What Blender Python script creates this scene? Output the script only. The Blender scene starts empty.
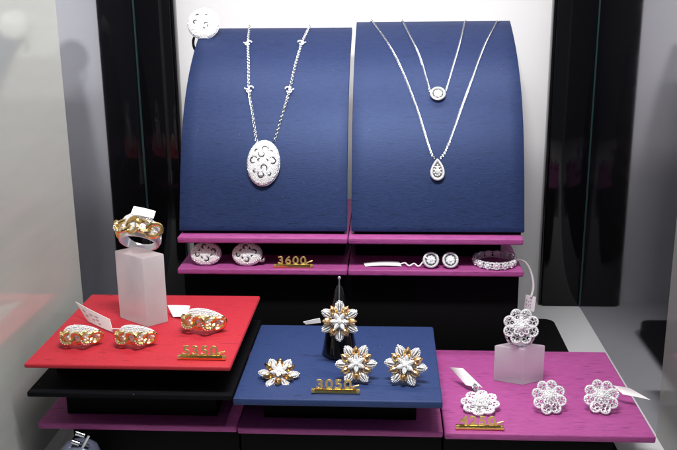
import bpy, bmesh, math, random
from mathutils import Vector, Matrix, Euler
random.seed(11)
R = math.radians
SC = bpy.context.scene
COL = SC.collection
MM = 0.001                      # everything below is written in millimetres

# ------------------------------------------------------------------ camera
cd = bpy.data.cameras.new('camera')
cam = bpy.data.objects.new('camera', cd)
COL.objects.link(cam)
SC.camera = cam
right = Vector((0.99833738, 0.05676415, -0.01001542))
up = Vector((-0.00521196, 0.26194126, 0.96506974))
fwd = Vector((-0.05740482, 0.963413, -0.2618016))
m = Matrix((right, up, -fwd)).transposed().to_4x4()
m.translation = Vector((0, 0, 285 * MM))
cam.matrix_world = m
cd.sensor_width = 36.0
cd.lens = 46.02
cd.clip_start = 0.01
cd.clip_end = 50

# ------------------------------------------------------------------ world, lamps, exposure
w = bpy.data.worlds.new('World')
SC.world = w
w.use_nodes = True
bg = w.node_tree.nodes['Background']
bg.inputs['Color'].default_value = (0.80, 0.88, 1.0, 1)
bg.inputs['Strength'].default_value = 0.085

def area(name, loc, target, sx, sy, power, col):
    ld = bpy.data.lights.new(name, 'AREA')
    ld.shape = 'RECTANGLE'
    ld.size = sx * MM
    ld.size_y = sy * MM
    ld.energy = power
    ld.color = col
    o = bpy.data.objects.new(name, ld)
    COL.objects.link(o)
    o.location = Vector(loc) * MM
    d = (Vector(target) - Vector(loc)).normalized()
    o.rotation_euler = d.to_track_quat('-Z', 'Y').to_euler()
    return o

area('strip_lamp', (-20, 640, 390), (-20, 640, 150), 320, 18, 0.55, (1.0, 0.985, 0.97))
area('overhead_lamp', (-20, 330, 570), (-20, 510, 60), 190, 40, 0.92, (1.0, 0.985, 0.96)).data.spread = R(85)
for x, y in ((-170, 250), (-60, 180), (70, 230), (160, 300)):  # tiny unseen lamps added to give glints on metal and stones
    area('glint_lamp', (x, y, 575), (x * .6, 520, 80), 9, 9, 0.075, (1.0, 0.985, 0.96))
sl = bpy.data.lights.new('front_lamp', 'SPOT')
sl.energy = 17.0
sl.spot_size = R(46)
sl.spot_blend = 1.0
sl.shadow_soft_size = 26 * MM
sl.color = (1.0, 0.985, 0.96)
so = bpy.data.objects.new('front_lamp', sl)
COL.objects.link(so)
so.location = Vector((-44, 10, 500)) * MM
so.rotation_euler = (Vector((-30, 779, 370)) - Vector((-44, 10, 500))).to_track_quat('-Z', 'Y').to_euler()

SC.view_settings.view_transform = 'Standard'
SC.view_settings.look = 'None'
SC.view_settings.exposure = 0.14
SC.view_settings.gamma = 1.0
SC.render.engine = 'CYCLES'
SC.cycles.max_bounces = 10
SC.render.resolution_x = 1024
SC.render.resolution_y = 681

# ------------------------------------------------------------------ materials
def new_mat(name):
    mt = bpy.data.materials.new(name)
    mt.use_nodes = True
    nt = mt.node_tree
    return mt, nt, nt.nodes['Principled BSDF']

def simple(name, col, rough=0.5, metal=0.0, spec=0.5, **kw):
    mt, nt, b = new_mat(name)
    b.inputs['Base Color'].default_value = (*col, 1)
    b.inputs['Roughness'].default_value = rough
    b.inputs['Metallic'].default_value = metal
    b.inputs['Specular IOR Level'].default_value = spec
    for k, v in kw.items():
        b.inputs[k].default_value = v
    return mt

def node(nt, t, **kw):
    n = nt.nodes.new(t)
    for k, v in kw.items():
        setattr(n, k, v)
    return n

def silk(name, col, col2, thread=(60, 1500, 1500), rough=0.55, sheen=0.25, bump=0.25):
    """dupion silk: fine weave, long slubs running along x"""
    mt, nt, b = new_mat(name)
    tc = node(nt, 'ShaderNodeTexCoord')
    mp = node(nt, 'ShaderNodeMapping')
    mp.inputs['Scale'].default_value = thread
    nt.links.new(tc.outputs['Object'], mp.inputs['Vector'])
    n1 = node(nt, 'ShaderNodeTexNoise')
    n1.inputs['Scale'].default_value = 1.0
    n1.inputs['Detail'].default_value = 6
    n1.inputs['Roughness'].default_value = 0.7
    nt.links.new(mp.outputs['Vector'], n1.inputs['Vector'])
    mp2 = node(nt, 'ShaderNodeMapping')
    mp2.inputs['Scale'].default_value = (75, 850, 850)
    nt.links.new(tc.outputs['Object'], mp2.inputs['Vector'])
    n2 = node(nt, 'ShaderNodeTexNoise')
    n2.inputs['Scale'].default_value = 1.0
    n2.inputs['Detail'].default_value = 3
    nt.links.new(mp2.outputs['Vector'], n2.inputs['Vector'])
    slub = node(nt, 'ShaderNodeMapRange')
    slub.inputs[1].default_value = 0.63
    slub.inputs[2].default_value = 0.70
    nt.links.new(n2.outputs['Fac'], slub.inputs[0])
    cr = node(nt, 'ShaderNodeMapRange')
    cr.inputs[1].default_value = 0.36
    cr.inputs[2].default_value = 0.64
    nt.links.new(n1.outputs['Fac'], cr.inputs[0])
    mix = node(nt, 'ShaderNodeMix', data_type='RGBA')
    mix.inputs[6].default_value = (*col, 1)
    mix.inputs[7].default_value = (*col2, 1)
    nt.links.new(cr.outputs[0], mix.inputs[0])
    mix2 = node(nt, 'ShaderNodeMix', data_type='RGBA')
    mul = node(nt, 'ShaderNodeMath', operation='MULTIPLY')
    mul.inputs[1].default_value = 0.85
    nt.links.new(slub.outputs[0], mul.inputs[0])
    nt.links.new(mul.outputs[0], mix2.inputs[0])
    nt.links.new(mix.outputs[2], mix2.inputs[6])
    mix2.inputs[7].default_value = (col[0] * .4, col[1] * .4, col[2] * .4, 1)
    lint = node(nt, 'ShaderNodeTexNoise')                 # stray pale lint on the cloth
    lint.inputs['Scale'].default_value = 520
    lint.inputs['Detail'].default_value = 1
    nt.links.new(tc.outputs['Object'], lint.inputs['Vector'])
    lr = node(nt, 'ShaderNodeMapRange')
    lr.inputs[1].default_value = 0.79
    lr.inputs[2].default_value = 0.86
    lr.inputs[4].default_value = 0.35
    nt.links.new(lint.outputs['Fac'], lr.inputs[0])
    mix3 = node(nt, 'ShaderNodeMix', data_type='RGBA')
    nt.links.new(lr.outputs[0], mix3.inputs[0])
    nt.links.new(mix2.outputs[2], mix3.inputs[6])
    mix3.inputs[7].default_value = (0.6, 0.6, 0.62, 1)
    nt.links.new(mix3.outputs[2], b.inputs['Base Color'])
    wv = node(nt, 'ShaderNodeTexNoise')
    wv.inputs['Scale'].default_value = 1900
    wv.inputs['Detail'].default_value = 1
    nt.links.new(tc.outputs['Object'], wv.inputs['Vector'])
    add = node(nt, 'ShaderNodeMath', operation='ADD')
    nt.links.new(n1.outputs['Fac'], add.inputs[0])
    nt.links.new(wv.outputs['Fac'], add.inputs[1])
    bp = node(nt, 'ShaderNodeBump')
    bp.inputs['Strength'].default_value = bump
    bp.inputs['Distance'].default_value = 0.0004
    nt.links.new(add.outputs[0], bp.inputs['Height'])
    nt.links.new(bp.outputs['Normal'], b.inputs['Normal'])
    b.inputs['Roughness'].default_value = rough
    b.inputs['Sheen Weight'].default_value = sheen
    b.inputs['Sheen Roughness'].default_value = 0.4
    b.inputs['Sheen Tint'].default_value = (*[min(1, c * 2.5 + .1) for c in col], 1)
    b.inputs['Specular IOR Level'].default_value = 0.3
    return mt

M = {}
M['red'] = silk('red_silk', (0.36, 0.013, 0.025), (0.44, 0.019, 0.035), thread=(900, 900, 900), rough=0.6, bump=0.15)
M['blue'] = silk('blue_silk', (0.013, 0.030, 0.108), (0.019, 0.040, 0.132), thread=(500, 900, 900), rough=0.6, bump=0.15)
M['navy'] = silk('navy_dupion', (0.0055, 0.0115, 0.047), (0.012, 0.0235, 0.082), thread=(230, 1700, 1700), rough=0.5, bump=0.2)
M['navy'].node_tree.nodes['Principled BSDF'].inputs['Specular IOR Level'].default_value = 0.55
M['navy'].node_tree.nodes['Principled BSDF'].inputs['Specular Tint'].default_value = (0.42, 0.55, 1.0, 1)
M['violet'] = silk('violet_dupion', (0.26, 0.042, 0.180), (0.37, 0.072, 0.255), thread=(130, 1600, 1600), rough=0.55, bump=0.2)
M['blacksilk'] = silk('black_silk', (0.003, 0.003, 0.004), (0.005, 0.005, 0.007), rough=0.7, sheen=0.02)
M['blacksilk'].node_tree.nodes['Principled BSDF'].inputs['Specular IOR Level'].default_value = 0.06
M['black'] = simple('black_board', (0.0025, 0.0025, 0.003), 0.75, spec=0.1)
M['gloss'] = simple('black_lacquer', (0.004, 0.004, 0.005), 0.06, spec=0.4)
M['pearl'] = simple('plinth_edge', (0.01, 0.01, 0.012), 0.3)
M['silver'] = simple('white_gold', (0.86, 0.86, 0.88), 0.18, 1.0)
M['gem'] = simple('diamond', (0.96, 0.965, 0.98), 0.07, 0.32, 1.0)
M['pave'] = simple('pave_ground', (0.70, 0.70, 0.73), 0.32, 0.45)
M['gold'] = simple('yellow_gold', (0.93, 0.66, 0.26), 0.30, 0.85)
M['linkgold'] = simple('polished_gold', (0.92, 0.66, 0.27), 0.2, 1.0)
M['bright'] = simple('bright_white_gold', (0.92, 0.92, 0.94), 0.22, 0.6)
M['paleg'] = simple('pale_gold', (0.86, 0.56, 0.27), 0.25, 1.0)
M['petalbase'] = simple('petal_ground', (0.34, 0.34, 0.37), 0.3, 0.8)
M['dark'] = simple('pierced_dark', (0.022, 0.022, 0.032), 0.45)
M['thread'] = simple('white_thread', (0.82, 0.82, 0.82), 0.8)
M['steel'] = simple('steel', (0.75, 0.77, 0.8), 0.12, 1.0)
M['bluesteel'] = simple('smoked_chrome', (0.20, 0.23, 0.32), 0.15, 0.6)
M['coneblk'] = simple('black_acrylic', (0.004, 0.004, 0.006), 0.09, spec=0.6)

def gold_bar():
    mt, nt, b = new_mat('cast_gold')
    tc = node(nt, 'ShaderNodeTexCoord')
    n = node(nt, 'ShaderNodeTexNoise')
    n.inputs['Scale'].default_value = 420
    n.inputs['Detail'].default_value = 2
    nt.links.new(tc.outputs['Object'], n.inputs['Vector'])
    bp = node(nt, 'ShaderNodeBump')
    bp.inputs['Strength'].default_value = 0.35
    bp.inputs['Distance'].default_value = 0.0006
    nt.links.new(n.outputs['Fac'], bp.inputs['Height'])
    nt.links.new(bp.outputs['Normal'], b.inputs['Normal'])
    b.inputs['Base Color'].default_value = (0.92, 0.63, 0.20, 1)
    b.inputs['Metallic'].default_value = 1
    b.inputs['Roughness'].default_value = 0.22
    return mt
M['bar'] = gold_bar()

def paper():
    mt, nt, b = new_mat('tag_paper')
    b.inputs['Base Color'].default_value = (0.86, 0.85, 0.85, 1)
    b.inputs['Roughness'].default_value = 0.75
    b.inputs['Subsurface Weight'].default_value = 0.0
    return mt
M['paper'] = paper()
M['ink'] = simple('faded_print', (0.42, 0.34, 0.46), 0.8)

def acrylic(name, tint):
    """frosted acrylic: rough clear surface over a milky, light-scattering skin"""
    mt, nt, b = new_mat(name)
    b.inputs['Base Color'].default_value = (*tint, 1)
    b.inputs['Roughness'].default_value = 0.26
    b.inputs['Transmission Weight'].default_value = 1.0
    b.inputs['IOR'].default_value = 1.4
    d = node(nt, 'ShaderNodeBsdfDiffuse')
    d.inputs['Color'].default_value = (*tint, 1)
    t = node(nt, 'ShaderNodeBsdfTranslucent')
    t.inputs['Color'].default_value = (*tint, 1)
    m1 = node(nt, 'ShaderNodeMixShader')
    m1.inputs[0].default_value = 0.72
    nt.links.new(d.outputs[0], m1.inputs[1])
    nt.links.new(t.outputs[0], m1.inputs[2])
    m2 = node(nt, 'ShaderNodeMixShader')
    tc = node(nt, 'ShaderNodeTexCoord')
    n = node(nt, 'ShaderNodeTexNoise')
    n.inputs['Scale'].default_value = 60
    n.inputs['Detail'].default_value = 5
    nt.links.new(tc.outputs['Object'], n.inputs['Vector'])
    mr = node(nt, 'ShaderNodeMapRange')
    mr.inputs[3].default_value = 0.42
    mr.inputs[4].default_value = 0.58
    nt.links.new(n.outputs['Fac'], mr.inputs[0])
    nt.links.new(mr.outputs[0], m2.inputs[0])
    nt.links.new(b.outputs[0], m2.inputs[1])
    nt.links.new(m1.outputs[0], m2.inputs[2])
    nt.links.new(m2.outputs[0], nt.nodes['Material Output'].inputs['Surface'])
    return mt
M['acrylic'] = acrylic('frosted_acrylic', (0.975, 0.98, 0.99))

def wall_mat():
    mt, nt, b = new_mat('wall_cloth')
    tc = node(nt, 'ShaderNodeTexCoord')
    n = node(nt, 'ShaderNodeTexNoise')
    n.inputs['Scale'].default_value = 18
    n.inputs['Detail'].default_value = 8
    nt.links.new(tc.outputs['Object'], n.inputs['Vector'])
    mix = node(nt, 'ShaderNodeMix', data_type='RGBA')
    mix.inputs[6].default_value = (0.66, 0.655, 0.675, 1)
    mix.inputs[7].default_value = (0.74, 0.735, 0.75, 1)
    nt.links.new(n.outputs['Fac'], mix.inputs[0])
    nt.links.new(mix.outputs[2], b.inputs['Base Color'])
    n2 = node(nt, 'ShaderNodeTexNoise')
    n2.inputs['Scale'].default_value = 900
    nt.links.new(tc.outputs['Object'], n2.inputs['Vector'])
    bp = node(nt, 'ShaderNodeBump')
    bp.inputs['Strength'].default_value = 0.2
    bp.inputs['Distance'].default_value = 0.0005
    nt.links.new(n2.outputs['Fac'], bp.inputs['Height'])
    nt.links.new(bp.outputs['Normal'], b.inputs['Normal'])
    b.inputs['Roughness'].default_value = 0.8
    return mt
M['wall'] = wall_mat()
M['floor'] = simple('floor_cloth', (0.50, 0.50, 0.515), 0.85, spec=0.2)

def pane_mat(name, refl, diff, fac, rough):
    """tinted, slightly grimy glass pane with a dark backing: part mirror, part milky film"""
    mt, nt, b = new_mat(name)
    nt.nodes.remove(b)
    out = nt.nodes['Material Output']
    tc = node(nt, 'ShaderNodeTexCoord')
    mp = node(nt, 'ShaderNodeMapping')
    mp.inputs['Scale'].default_value = (5, 9, 60)
    nt.links.new(tc.outputs['Object'], mp.inputs['Vector'])
    n = node(nt, 'ShaderNodeTexNoise')
    n.inputs['Scale'].default_value = 1.5
    n.inputs['Detail'].default_value = 6
    nt.links.new(mp.outputs['Vector'], n.inputs['Vector'])
    g = node(nt, 'ShaderNodeBsdfGlossy')
    g.inputs['Color'].default_value = (*refl, 1)
    mr = node(nt, 'ShaderNodeMapRange')
    mr.inputs[3].default_value = rough * 0.6
    mr.inputs[4].default_value = rough * 1.5
    nt.links.new(n.outputs['Fac'], mr.inputs[0])
    nt.links.new(mr.outputs[0], g.inputs['Roughness'])
    d = node(nt, 'ShaderNodeBsdfDiffuse')
    d.inputs['Color'].default_value = (*diff, 1)
    mx = node(nt, 'ShaderNodeMixShader')
    mr2 = node(nt, 'ShaderNodeMapRange')
    mr2.inputs[3].default_value = fac * 0.9
    mr2.inputs[4].default_value = min(1, fac * 1.1)
    nt.links.new(n.outputs['Fac'], mr2.inputs[0])
    nt.links.new(mr2.outputs[0], mx.inputs['Fac'])
    nt.links.new(g.outputs[0], mx.inputs[1])
    nt.links.new(d.outputs[0], mx.inputs[2])
    nt.links.new(mx.outputs[0], out.inputs['Surface'])
    return mt
M['mirrorL'] = pane_mat('tinted_glass', (0.56, 0.57, 0.62), (0.06, 0.06, 0.07), 0.08, 0.035)
M['mirrorR'] = pane_mat('tinted_glass_brushed', (0.40, 0.40, 0.43), (0.05, 0.05, 0.055), 0.08, 0.05)
M['paneL'] = pane_mat('milky_glass', (0.50, 0.51, 0.49), (0.68, 0.70, 0.66), 0.56, 0.09)
M['paneR'] = pane_mat('milky_glass_grey', (0.40, 0.40, 0.40), (0.30, 0.30, 0.29), 0.5, 0.10)
M['glassedge'] = simple('green_glass_edge', (0.02, 0.06, 0.055), 0.25, spec=0.6)

# ------------------------------------------------------------------ mesh builder (mm in, metres out)
class MB:
    def __init__(s):
        s.v, s.f = [], []
    def add(s, vs, fs, mat=None):
        o = len(s.v)
        for p in vs:
            p = Vector(p)
            s.v.append(mat @ p if mat else p)
        for f in fs:
            s.f.append([i + o for i in f])
    def box(s, x0, x1, y0, y1, z0, z1, mat=None):
        vs = [(x, y, z) for x in (x0, x1) for y in (y0, y1) for z in (z0, z1)]
        s.add(vs, [(0, 1, 3, 2), (4, 6, 7, 5), (0, 4, 5, 1), (2, 3, 7, 6), (0, 2, 6, 4), (1, 5, 7, 3)], mat)
    def prism(s, poly, z0, z1, mat=None):
        n = len(poly)
        vs = [(x, y, z0) for x, y in poly] + [(x, y, z1) for x, y in poly]
        fs = [list(range(n))[::-1], list(range(n, 2 * n))]
        fs += [(i, (i + 1) % n, n + (i + 1) % n, n + i) for i in range(n)]
        s.add(vs, fs, mat)
    def tube(s, pts, r, n=8, closed=False, mat=None, caps=True):
        pts = [Vector(p) for p in pts]
        k = len(pts)
        rr = r if isinstance(r, (list, tuple)) else [r] * k
        vs, fs = [], []
        prev = None
        for i, p in enumerate(pts):
            if closed:
                t = pts[(i + 1) % k] - pts[i - 1]
            else:
                t = pts[min(i + 1, k - 1)] - pts[max(i - 1, 0)]
            t.normalize()
            if prev is None:
                a = Vector((0, 0, 1)) if abs(t.z) < 0.9 else Vector((1, 0, 0))
                u = t.cross(a).normalized()
            else:
                u = (prev - t * prev.dot(t))
                u = u.normalized() if u.length > 1e-6 else t.orthogonal().normalized()
            prev = u
            v = t.cross(u)
            for j in range(n):
                an = 2 * math.pi * j / n
                vs.append(p + (u * math.cos(an) + v * math.sin(an)) * rr[i])
        m_ = k if closed else k - 1
        for i in range(m_):
            for j in range(n):
                a, b = i * n + j, i * n + (j + 1) % n
                c, d = ((i + 1) % k) * n + (j + 1) % n, ((i + 1) % k) * n + j
                fs.append((a, b, c, d))
        if not closed and caps:
            fs.append(list(range(n))[::-1])
            fs.append(list(range((k - 1) * n, k * n)))
        s.add(vs, fs, mat)
    def lathe(s, prof, n=24, mat=None, cap=True):
        vs, fs = [], []
        for r, z in prof:
            for j in range(n):
                a = 2 * math.pi * j / n
                vs.append((r * math.cos(a), r * math.sin(a), z))
        for i in range(len(prof) - 1):
            for j in range(n):
                fs.append((i * n + j, i * n + (j + 1) % n, (i + 1) * n + (j + 1) % n, (i + 1) * n + j))
        if cap:
            fs.append(list(range(n))[::-1])
            fs.append(list(range((len(prof) - 1) * n, len(prof) * n)))
        s.add(vs, fs, mat)
    def ball(s, c, r, n=8, m_=5, sq=(1, 1, 1)):
        c = Vector(c)
        prof = [(math.sin(math.pi * i / m_) * r if 0 < i < m_ else 0.02 * r, -math.cos(math.pi * i / m_) * r) for i in range(m_ + 1)]
        s.lathe(prof, n, Matrix.Translation(c) @ Matrix.Diagonal((*sq, 1)))
    def gem(s, p, nrm, r, sides=7):
        """cut stone: girdle, crown facets and a table"""
        p, nrm = Vector(p), Vector(nrm).normalized()
        q = nrm.to_track_quat('Z', 'X').to_matrix().to_4x4()
        tw = random.random() * 6
        tilt = Matrix.Rotation(random.uniform(-.36, .36), 4, 'X') @ Matrix.Rotation(random.uniform(-.36, .36), 4, 'Y')
        mt = Matrix.Translation(p) @ q @ tilt
        vs, fs = [], []
        for rr, z in ((r, -0.35 * r), (r, 0.05 * r), (0.58 * r, 0.5 * r)):
            for j in range(sides):
                a = tw + 2 * math.pi * (j + (0.5 if z > .3 * r else 0)) / sides
                vs.append((rr * math.cos(a), rr * math.sin(a), z))
        n = sides
        for j in range(n):
            k = (j + 1) % n
            fs.append((j, k, n + k, n + j))
            fs.append((n + j, n + k, 2 * n + j))
            fs.append((n + k, 2 * n + k, 2 * n + j))
        fs.append(list(range(2 * n, 3 * n)))
        s.add(vs, fs, mt)
    def build(s, name, mat, parent=None, bevel=0.0, seg=2, sharp=35, flat=False):
        me = bpy.data.meshes.new(name)
        me.from_pydata([p * MM for p in s.v], [], s.f)
        bm = bmesh.new()
        bm.from_mesh(me)
        bmesh.ops.recalc_face_normals(bm, faces=bm.faces)
        if bevel:
            es = [e for e in bm.edges if len(e.link_faces) == 2 and e.calc_face_angle(0) > R(40)]
            bmesh.ops.bevel(bm, geom=es, offset=bevel * MM, segments=seg, affect='EDGES', profile=0.5)
        bm.to_mesh(me)
        bm.free()
        if not flat:
            me.polygons.foreach_set('use_smooth', [True] * len(me.polygons))
            me.set_sharp_from_angle(angle=R(sharp))
        me.materials.append(mat)
        me.update()
        o = bpy.data.objects.new(name, me)
        COL.objects.link(o)
        if parent:
            o.parent = parent
        return o

def tag(o, label, cat, group=None, kind=None):
    if label: o['label'] = label
    if cat: o['category'] = cat
    if group: o['group'] = group
    if kind: o['kind'] = kind
    return o

def thing(name, loc, label, cat, group=None, rot=(0, 0, 0), scale=1.0):
    o = bpy.data.objects.new(name, None)
    o.empty_display_size = 0.01
    COL.objects.link(o)
    o.location = Vector(loc) * MM
    o.rotation_euler = Euler([R(a) for a in rot])
    o.scale = (scale,) * 3
    return tag(o, label, cat, group)

def copy_tree(o, loc, label, rot=None, scale=1.0, parent=None):
    c = o.copy()
    COL.objects.link(c)
    if parent is None:
        c.location = Vector(loc) * MM
        if rot is not None:
            c.rotation_euler = Euler([R(a) for a in rot])
        c.scale = (scale,) * 3
        c['label'] = label
    else:
        c.parent = parent
    for ch in list(o.children):
        if ch.name.split('.')[0] not in SKIP:
            copy_tree(ch, None, None, parent=c)
    return c
SKIP = set()

def catmull(pts, n=10):
    pts = [Vector(p) for p in pts]
    P = [pts[0] * 2 - pts[1]] + pts + [pts[-1] * 2 - pts[-2]]
    out = []
    for i in range(1, len(P) - 2):
        p0, p1, p2, p3 = P[i - 1:i + 3]
        for k in range(n):
            t = k / n
            out.append(0.5 * ((2 * p1) + (p2 - p0) * t + (2 * p0 - 5 * p1 + 4 * p2 - p3) * t * t + (3 * p1 - p0 - 3 * p2 + p3) * t ** 3))
    out.append(pts[-1])
    return out

def resample(pts, step):
    out = [pts[0].copy()]
    acc = 0
    for a, b in zip(pts, pts[1:]):
        L = (b - a).length
        if L < 1e-9: continue
        while acc + L >= step:
            t = (step - acc) / L
            a = a.lerp(b, t)
            out.append(a.copy())
            L = (b - a).length
            acc = 0
        acc += L
    return out

# ================================================================== THE SETTING
mb = MB(); mb.box(-222, 177, 150, 800, -6, 0)
tag(mb.build('floor', M['floor']), 'pale grey cloth covered floor of the display case', None, kind='structure')
mb = MB(); mb.box(-300, 260, 779, 789, -6, 520)
tag(mb.build('back_wall', M['wall']), 'white cloth covered back wall of the display case', None, kind='structure')

def panel(name, x0, x1, y0, y1, mat, label, edge_y=None):
    mbx = MB(); mbx.box(x0, x1, y0, y1, -4, 400)
    o = mbx.build(name, mat, None, bevel=0.4, seg=1)
    tag(o, label, 'glass panel', 'side panes of the display case')
    if edge_y is not None:
        e = MB(); xi = x1 if x0 < 0 else x0
        s_ = 1 if x0 < 0 else -1
        e.box(min(xi, xi + s_ * 0.5), max(xi, xi + s_ * 0.5), edge_y - 1.6, edge_y, 0.5, 399)
        e.build('pane_edge', M['glassedge'], o)
    return o
panel('glass_panel', -226, -222, 582.6, 764, M['mirrorL'], 'dark tinted left side pane reflecting the black pillar and back wall', 764)
panel('glass_panel', -225.4, -221.4, 200, 582, M['paneL'], 'pale milky left side pane in front of the dark pane, reflecting the red tray')
panel('glass_panel', 177, 181, 524.6, 764, M['mirrorR'], 'dark tinted right side pane reflecting the right pillar and pale floor', 764)
panel('glass_panel', 176.4, 180.4, 200, 524, M['paneR'], 'grey milky right side pane at the right edge of the photo')

def pillar(x0, x1, y0, inner, label):
    t = thing('pillar', ((x0 + x1) / 2, y0, 0), label, 'pillar', 'black pillars at the back corners')
    hw = (x1 - x0) / 2
    p = MB(); p.box(-hw, hw, 0, 13.6, 0.2, 398); p.build('post', M['gloss'], t, bevel=0.8)
    q = MB()
    if inner > 0: q.box(hw + 0.05, hw + 2.6, 2.5, 13.4, 0.2, 398)
    else: q.box(-hw - 2.6, -hw - 0.05, 2.5, 13.4, 0.2, 398)
    q.build('edge_strip', M['gloss'], t, bevel=0.4)
pillar(-221.8, -190.4, 765, 1, 'glossy black pillar behind the tall frosted block, left of the blue stands')
pillar(142.4, 176.8, 765, -1, 'glossy black pillar to the right of the blue stands')

# ---- plinths
def plinth(x0, x1, y0, y1, h, label, rad=0):
    p = MB()
    W, D = x1 - x0, y1 - y0
    poly = [(0, 0), (W, 0)]
    for cx, sg in ((W - rad, 1), (rad, -1)):
        for k in range(7):
            a = R(90 * k / 6) if sg > 0 else R(90 + 90 * k / 6)
            poly.append((cx + rad * math.cos(a), D - rad + rad * math.sin(a)))
    if rad:
        p.prism(poly, 0, h)
    else:
        p.box(0, W, 0, D, 0, h)
    o = p.build('display_plinth', M['black'], None, bevel=0.8)
    o.location = Vector((x0, y0, 0.2)) * MM
    tag(o, label, 'plinth', 'black plinths under the trays')
plinth(-200, 141, 464, 703, 11.8, 'low wide black plinth with rounded back corners under all the trays', 9)
p_hi = plinth(-149.5, 94, 596, 701, 77.4, 'tall black plinth under the two magenta trays')
bpy.data.objects['display_plinth.001'].location.z = 12.1 * MM

# ---- trays
def tray(x0, x1, y0, y1, top, th, fabric, label, cat='tray', foot_h=0, inset=(14, 14, 22, 4), rot=0.0, group=None):
    cx = (x0 + x1) / 2
    t = thing('display_tray', (cx, y0, top - th - foot_h), label, 'tray', group, rot=(0, 0, rot))
    hw = (x1 - x0) / 2
    d = y1 - y0
    p = MB(); p.box(-hw, hw, 0, d, foot_h, foot_h + th)
    p.build('board', M[fabric], t, bevel=1.0, seg=4)
    if foot_h:
        q = MB(); q.box(-hw + inset[0], hw - inset[1], inset[2], d - inset[3], 0.1, foot_h - 0.05)
        q.build('foot', M['black'], t, bevel=0.3)
    return t
G1 = 'trays of the front row'
tray(-208.5, -88.8, 457, 575, 37.2, 4.0, 'violet', 'dark violet tray at the bottom of the left stack, beneath the black tray', foot_h=21.2, inset=(18, 0.2, 8, 0.3), group=G1)
tray(-88.0, 32.4, 456, 575, 37.0, 4.0, 'violet', 'violet tray under the blue tray, only its front edge showing', foot_h=20.9, inset=(0.2, 0.2, 9, 0.3), group=G1)
tray(33.3, 153.4, 454.5, 575, 37.0, 4.2, 'violet', 'bright violet tray holding the silver filigree flowers and the 4250 sign', foot_h=20.7, inset=(0.2, 21, 10, 0.3), group=G1)
tray(-208.6, -88.6, 447, 565, 62.4, 3.4, 'blacksilk', 'black tray in the middle of the left stack, under the red tray', foot_h=21.6, group=G1)
tray(-208.4, -88.9, 447, 565, 80.0, 2.8, 'red', 'red silk tray holding gold chain rings and the 5350 sign', foot_h=14.6, group=G1, inset=(8, 8, 26, 4))
tray(-89.1 + 0.9, 31.2, 447, 560.2, 60.5, 4.4, 'blue', 'blue silk tray holding gold and white flower jewels and the 3050 sign', foot_h=19.0, group=G1)
G2 = 'magenta trays below the blue stands'
tray(-150.6, -29.0, 582, 700, 94.0, 4.4, 'violet', 'lower magenta tray under the left blue stand, with two oval earrings on it', group=G2)
tray(-28.2, 94.8, 582, 700, 94.0, 4.4, 'violet', 'lower magenta tray under the right blue stand, with round studs and a ring on it', group=G2)
tray(-149.6, -28.7, 583, 702, 117.0, 4.4, 'violet', 'upper magenta tray directly carrying the left blue stand', foot_h=18.5, inset=(4, 4, 33, 2), group=G2)
tray(-28.0, 93.8, 583, 702, 117.0, 4.4, 'violet', 'upper magenta tray directly carrying the right blue stand', foot_h=18.5, inset=(4, 11, 33, 2), group=G2)

# ---- blue stands
def prof(z):
    s_ = (z - 117) / 140
    return 591 + 43.03 * s_ + 63.8 * s_ ** 4 + 4.586 * s_ ** 6
def pnorm(z):
    dy = (prof(z + .5) - prof(z - .5))
    return Vector((0, -1, dy)).normalized()
def stand(x0, x1, ztop, label):
    t = thing('necklace_stand', ((x0 + x1) / 2, 591, 117), label, 'necklace stand', 'blue necklace stands')
    hw = (x1 - x0) / 2
    N = 40
    b = MB(); th = 4.5
    zs = [119.5 + (ztop - 119.5) * (i / N) for i in range(N + 1)]
    vs, fs = [], []
    NX = 12
    for z in zs:
        for k in range(NX + 1):
            vs.append((-hw + 2 * hw * k / NX, prof(z) - 591, z - 117))
    nb = len(vs)
    for z in zs:
        n = pnorm(z)
        for k in range(NX + 1):
            vs.append((-hw + 2 * hw * k / NX, prof(z) - 591 - n.y * th, z - 117 - n.z * th))
    W = NX + 1
    for i in range(N):
        for k in range(NX):
            a = i * W + k
            fs.append((a, a + 1, a + W + 1, a + W))
            a += nb
            fs.append((a, a + W, a + W + 1, a + 1))
        a = i * W
        fs.append((a, a + W, nb + a + W, nb + a))
        a = i * W + NX
        fs.append((a, nb + a, nb + a + W, a + W))
    for k in range(NX):
        fs.append((k, nb + k, nb + k + 1, k + 1))
        a = N * W + k
        fs.append((a, a + 1, nb + a + 1, nb + a))
    b.add(vs, fs)
    b.build('board', M['navy'], t, bevel=0.6, seg=2)
    e = MB(); e.box(-hw + 2, hw - 2, 3.5, 12, 0.1, 4.5); e.build('shade_strip', M['black'], t)  # black strip put in as the dark shade under the board's bottom edge
    e = MB()
    zt = ztop - 30
    e.tube([(0, prof(zt) - 591 + 6, zt - 117), (0, 96, 2.2)], 2.0, 8)
    e.tube([(-18, 96, 2.2), (18, 96, 2.2)], 2.0, 8)
    e.build('easel_leg', M['black'], t)
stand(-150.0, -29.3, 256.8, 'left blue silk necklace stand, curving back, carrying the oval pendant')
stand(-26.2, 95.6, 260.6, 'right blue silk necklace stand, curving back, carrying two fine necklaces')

# ================================================================== JEWELLERY
def link_chain(mbx, pts, step, L, Wd, wr, tn=5):
    P = resample(pts, step)
    for i in range(len(P) - 1):
        p = (P[i] + P[i + 1]) / 2
        t = (P[i + 1] - P[i]).normalized()
        n = pnorm(p.z)
        bn = t.cross(n).normalized()
        n = bn.cross(t)
        roll = R(35) if i % 2 else R(-50)
        a = bn * math.cos(roll) + n * math.sin(roll)
        ring = []
        for k in range(10):
            an = 2 * math.pi * k / 10
            ring.append(p + t * (L / 2 * math.cos(an)) + a * (Wd / 2 * math.sin(an)))
        mbx.tube(ring, wr, tn, closed=True)

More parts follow.
